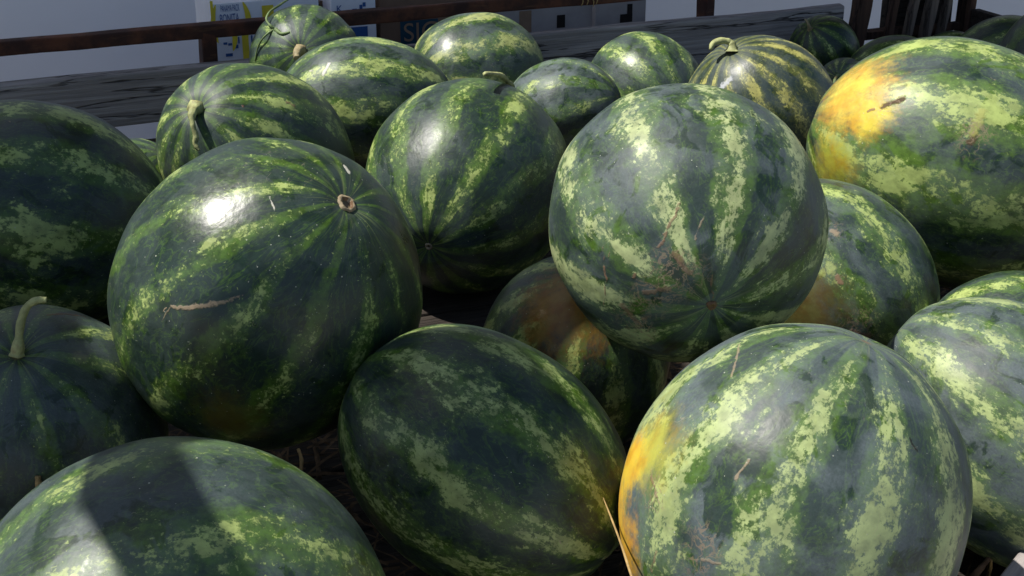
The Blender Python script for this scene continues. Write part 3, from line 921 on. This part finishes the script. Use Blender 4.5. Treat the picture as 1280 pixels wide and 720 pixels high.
stem_px('E', (20, 441), [(23, 425, 0.006), (26, 402, 0.01), (33, 384, 0.015), (45, 376, 0.02), (58, 375, 0.022)], (0.0052, 0.0044, 0.004, 0.0042, 0.004, 0.0032), STEM_PALE, 0.7)
stem_px('R', (243, 134), [(240, 142, 0.022), (241, 156, 0.03), (245, 170, 0.03), (244, 180, 0.03), (249, 188, 0.032)], (0.0062, 0.0052, 0.0042, 0.0038, 0.0036, 0.0022), STEM_PALE, 0.9)
stem_px('L', (914, 62), [(915, 56, 0.0), (911, 52, 0.0), (902, 51, 0.005), (892, 54, 0.012), (888, 62, 0.02)], (0.0065, 0.006, 0.006, 0.0055, 0.005, 0.003), STEM_PALE, 1.0)
stem_px('Q', (375, 63), [(373, 63, 0.02), (371, 67, 0.035), (371, 73, 0.045)], (0.010, 0.009, 0.007, 0.006), STEM_DRY, 0.3)
stem_px('U', (1048, 96), [(1047, 95, 0.012), (1044, 99, 0.03), (1043, 106, 0.04)], (0.005, 0.0045, 0.004, 0.003), STEM_GREEN, 0.6)
stem_px('S', (1012, 36), [(1011, 32, 0.01), (1009, 27, 0.012), (1006, 24, 0.014)], (0.004, 0.003, 0.0025, 0.002), STEM_DRY, 1.0)
# stem of the central striped one shows above its back, and the one tucked under the oblong one
part_tube('stem', 'C', [MELON['C'][1] @ Vector((0, 0, -MELON['C'][2] + 0.02))] + [at_dist(*q) for q in ((640, 116, 2.25), (634, 102, 2.22), (624, 94, 2.17), (606, 92.5, 2.115))], (0.005, 0.0045, 0.0045, 0.0045, 0.0035), STEM_PALE, 0.3)
g0 = MELON['G'][1] @ Vector((0, 0, MELON['G'][2] - 0.008))
dG = (Vector(SOL['G'][0])).length
part_tube('stem', 'G', [g0] + [at_dist(x, y, dG - dz) for x, y, dz in ((772, 612, 0.0), (779, 630, 0.0), (778, 654, 0.005), (768, 677, 0.015), (750, 692, 0.03), (730, 698, 0.04))], (0.006, 0.006, 0.006, 0.0065, 0.0065, 0.006, 0.004), STEM_GREEN, 0.5)
# vine tendrils over the one before the banana carton
dq = dist_of(Vector(SOL['Q'][0]) + Vector((0, 0, CAMZ)))
part_tube('tendril', 'Q', [at_dist(*q) for q in ((348, 40, dq - 0.075), (338, 32, dq - 0.08), (333, 24, dq - 0.06), (338, 14, dq - 0.04), (350, 6, dq - 0.02), (362, -2, dq))], (0.002, 0.0024, 0.0024, 0.0022, 0.0022, 0.002), STEM_GREEN, 0.2)
part_tube('tendril', 'Q', [at_dist(*q) for q in ((343, 36, dq - 0.08), (330, 46, dq - 0.085), (322, 60, dq - 0.07), (319, 76, dq - 0.06))], (0.002, 0.002, 0.0018, 0.0016), STEM_GREEN, 0.2)
part_tube('tendril', 'Q', [at_dist(*q) for q in ((345, 37, dq - 0.085), (352, 42, dq - 0.1), (362, 40, dq - 0.104))], (0.004, 0.003, 0.002), STEM_GREEN, 0.2)


def end_scar(name, key, top, r, mat, pit=None):
    """Corky ring with a pit on a melon's end."""
    root, mm, a, b = MELON[key]
    sgn = 1 if top else -1
    dipz = SPEC[key].get('dip', (0.03, 0.02))[0 if top else 1]
    zc = a - b * dipz
    bm = bmesh.new()
    n = 22
    rings = []
    for (rr, hh) in ((1.25, -0.0025), (1.0, 0.0022), (0.72, 0.0034), (0.5, 0.0005), (0.3, -0.0012), (0.05, -0.0008)):
        ring = []
        for j in range(n):
            an = 2 * math.pi * j / n
            k = 1 + 0.35 * mnoise.noise(Vector((math.cos(an) * 2.2, math.sin(an) * 2.2, rr * 3 + a * 50)))
            x, y = r * rr * k * math.cos(an), r * rr * k * math.sin(an)
            base = zc + b * dipz * (1 - math.exp(-((r * rr / b) / 0.13) ** 2)) - 0.5 * a * (r * rr / b) ** 2
            ring.append(bm.verts.new((x, y, sgn * (base + hh * r / 0.008 + 0.001))))
        rings.append(ring)
    for A, B in zip(rings, rings[1:]):
        for j in range(n):
            bm.faces.new((A[j], A[(j + 1) % n], B[(j + 1) % n], B[j]))
    bm.faces.new(rings[-1])
    o = bm_obj(name, bm, mat, None, True)
    if pit:
        o.data.materials.append(pit)
        for p in o.data.polygons:
            if p.center.xy.length < r * 0.62:
                p.material_index = 1
    o.matrix_world = mm
    o.parent = root
    o.matrix_parent_inverse = Matrix.Translation(root.location).inverted()


end_scar('stem_scar', 'A', True, 0.0095, CORK, PIT)
end_scar('blossom_scar', 'B', True, 0.004, PIT)
end_scar('blossom_scar', 'C', True, 0.005, CORK)

# ------------------------------------------------------------------ straw and odd bits
rs = random.Random(3)
bm = bmesh.new()
for i in range(9000):
    s, t = rs.uniform(-1.6, S_R - 0.1), rs.uniform(0.03, 1.93)
    p = cart(s, t, BEDZ + rs.uniform(0.003, 0.022))
    if abs(p.x + 0.05) < 0.25 and 1.75 < p.y < 2.25:
        continue
    an = rs.uniform(0, math.pi * 2)
    L = rs.uniform(0.02, 0.10)
    d = Vector((math.cos(an), math.sin(an), rs.uniform(-0.12, 0.12))) * L
    w = Vector((-math.sin(an), math.cos(an), rs.uniform(-.5, .5))).normalized() * rs.uniform(0.001, 0.0028)
    mid = p + d * 0.5 + Vector((0, 0, rs.uniform(0, 0.006)))
    vs = [bm.verts.new(q) for q in (p - w, p + w, mid + w, mid - w, p + d + w * 0.6, p + d - w * 0.6)]
    bm.faces.new((vs[0], vs[1], vs[2], vs[3]))
    bm.faces.new((vs[3], vs[2], vs[4], vs[5]))
me = bpy.data.meshes.new('straw_litter')
bm.to_mesh(me)
bm.free()
o = link('straw_litter', me, STRAW_DARK)
o['kind'] = 'stuff'
o['label'] = 'dry straw litter scattered over the cart floor'
o['category'] = 'straw'


def loose(name, pts, radii, mat, label, cat, sides=6):
    o = bm_obj(name, tube(smooth_path(pts, 6), radii, sides, 0.1), mat, None, True)
    return tag(o, label, cat)


dh = dist_of(surf('H', 800, 640))
loose('straw_stalk', [surf('G', 752, 622, 0.002), at_dist(765, 650, dist_of(surf('G', 752, 622)) - 0.02), at_dist(778, 685, 1.27), at_dist(795, 738, 1.19), at_dist(812, 790, 1.16)],
      (0.0006, 0.0009, 0.0011, 0.0011, 0.001), STRAW, 'single pale straw stalk bridging the oblong and orange-flanked watermelons', 'straw')
bed_rel = -0.87


def bed_px(px, py, h=0.0):
    r = ray(px, py)
    return Vector((0, 0, CAMZ)) + r * ((bed_rel + h) / r.z)


loose('dry_twig', [bed_px(1216, 722, 0.01), bed_px(1228, 708, 0.03), bed_px(1240, 695, 0.04), bed_px(1252, 690, 0.045)], (0.005, 0.0035, 0.003, 0.004), TWIG, 'bent brown dry twig on the straw beside the oblong watermelon', 'twig')
loose('straw_stalk', [bed_px(1234, 725, 0.008), bed_px(1238, 710, 0.03), bed_px(1239, 700, 0.05)], (0.002, 0.002, 0.001), STRAW, 'short upright straw stalk next to the bent twig', 'straw')
loose('straw_stalk', [bed_px(373, 562, 0.012), bed_px(377, 575, 0.012), bed_px(376, 590, 0.012)], (0.0022, 0.0026, 0.0022), STRAW, 'light straw stalk lying in the dark gap under the scarred watermelon', 'straw')
loose('straw_stalk', [bed_px(394, 560, 0.012), bed_px(397, 575, 0.012), bed_px(399, 598, 0.012)], (0.003, 0.003, 0.003), STRAW_DARK, 'broad brown straw stalk in the dark gap under the scarred watermelon', 'straw')
loose('straw_chip', [surf('E', 47, 594, 0.002), surf('E', 48, 605, 0.003), surf('E', 50, 617, 0.002)], (0.003, 0.0034, 0.0025), STRAW, 'tan straw chip stuck on the watermelon with upright stem', 'straw', 5)
# tuft of straw caught on the rusty rail
for i, (xa, xb) in enumerate(((728, 726), (734, 733), (740, 741), (746, 744))):
    sa, za = px_side(xa, -4, -0.026)
    sb, zb2 = px_side(xb, 8 - i % 2 * 2, -0.026)
    loose('straw_stalk', [cart(sa, -0.026, za), cart((sa + sb) / 2 + 0.002, -0.0225, (za + zb2) / 2), cart(sb, -0.024, zb2)], (0.0012, 0.0014, 0.0008), STRAW, 'straw wisp hanging from the rusty rail above the tan boxes', 'straw')['group'] = 'straw wisps on the rail'
# grey board end lying in the near corner
p0 = bed_px(1268, 705, 0.06)
bm = bmesh.new()
bmesh.ops.create_cube(bm, size=1)
for v in bm.verts:
    v.co = Vector((v.co.x * 0.30, v.co.y * 0.14, v.co.z * 0.022))
bmesh.ops.bevel(bm, geom=list(bm.edges), offset=0.002, segments=1, affect='EDGES')
o = bm_obj('loose_board', bm, WOOD_GREY)
tag(o, 'pale grey board end lying in the straw beside the bent twig', 'board')
LB = o
e1 = (bed_px(1280, 690, 0.06) - bed_px(1256, 720, 0.06)).normalized()
e2 = Vector((e1.y, -e1.x, 0))
cpos = p0 + e2 * 0.07 - e1 * 0.0
o.matrix_world = Matrix(((e1.x, e2.x, 0, cpos.x), (e1.y, e2.y, 0, cpos.y), (0, 0, -1, cpos.z), (0, 0, 0, 1)))


# ------------------------------------------------------------------ canvas awning added out of view, outline cut to throw the wanted shade
ZSH = CAMZ - 0.7


def shade_xy(p):
    """Carry a point along the sun's direction to the height ZSH."""
    k = (p.z - ZSH) / SUN.z
    return (p.x - SUN.x * k, p.y - SUN.y * k)


poly = [(-1.7, 2.0), (-0.46, 2.0), (-0.40, 1.84), (0.14, 1.80), shade_xy(surf('X', 806, 437)), shade_xy(surf('X', 705, 490))]
poly += [(-0.10, 1.47), (-0.385, 1.46), (-0.405, 1.36), (-0.375, 1.27), (-0.30, 1.225), (-0.15, 1.235), (-0.05, 1.265), (0.06, 1.265), (0.10, 1.20)]
poly += [(0.105, 1.165), (0.06, 1.10), (-0.05, 1.095), (-0.12, 1.09), shade_xy(surf('F', 225, 560)), shade_xy(surf('F', 300, 690))]
poly += [(-0.09, 0.78), (-0.18, 0.76), shade_xy(surf('F', 150, 718)), shade_xy(surf('F', 95, 625)), (-0.26, 1.06), (-0.5, 1.08), (-1.7, 1.1)]
BLOCKER_Z = CAMZ + 0.55
kk = (BLOCKER_Z - ZSH) / SUN.z
blocker_pts = [Vector((x + SUN.x * kk, y + SUN.y * kk, BLOCKER_Z)) for x, y in poly]
root = empty('shade_blocker', (blocker_pts[0].x, blocker_pts[0].y, 0))
tag(root, 'added out-of-view canvas awning on two poles shading one end of the cart', 'blocker')
bm = bmesh.new()
f = bm.faces.new([bm.verts.new(p) for p in blocker_pts])
ex = bmesh.ops.extrude_face_region(bm, geom=[f])
for v in ex['geom']:
    if isinstance(v, bmesh.types.BMVert):
        v.co.z += 0.004
bmesh.ops.triangulate(bm, faces=bm.faces)
bm_obj('canvas', bm, BLOCKER_CANVAS, root)
for p in (blocker_pts[0] + Vector((0.06, -0.06, 0)), blocker_pts[-1] + Vector((0.06, 0.06, 0))):
    bm_obj('pole', tube([Vector((p.x, p.y, 0.0)), Vector((p.x, p.y, 1.0)), Vector((p.x, p.y, BLOCKER_Z - 0.002))], (0.02, 0.02, 0.02), 10, 0.0), STEEL, root, True)
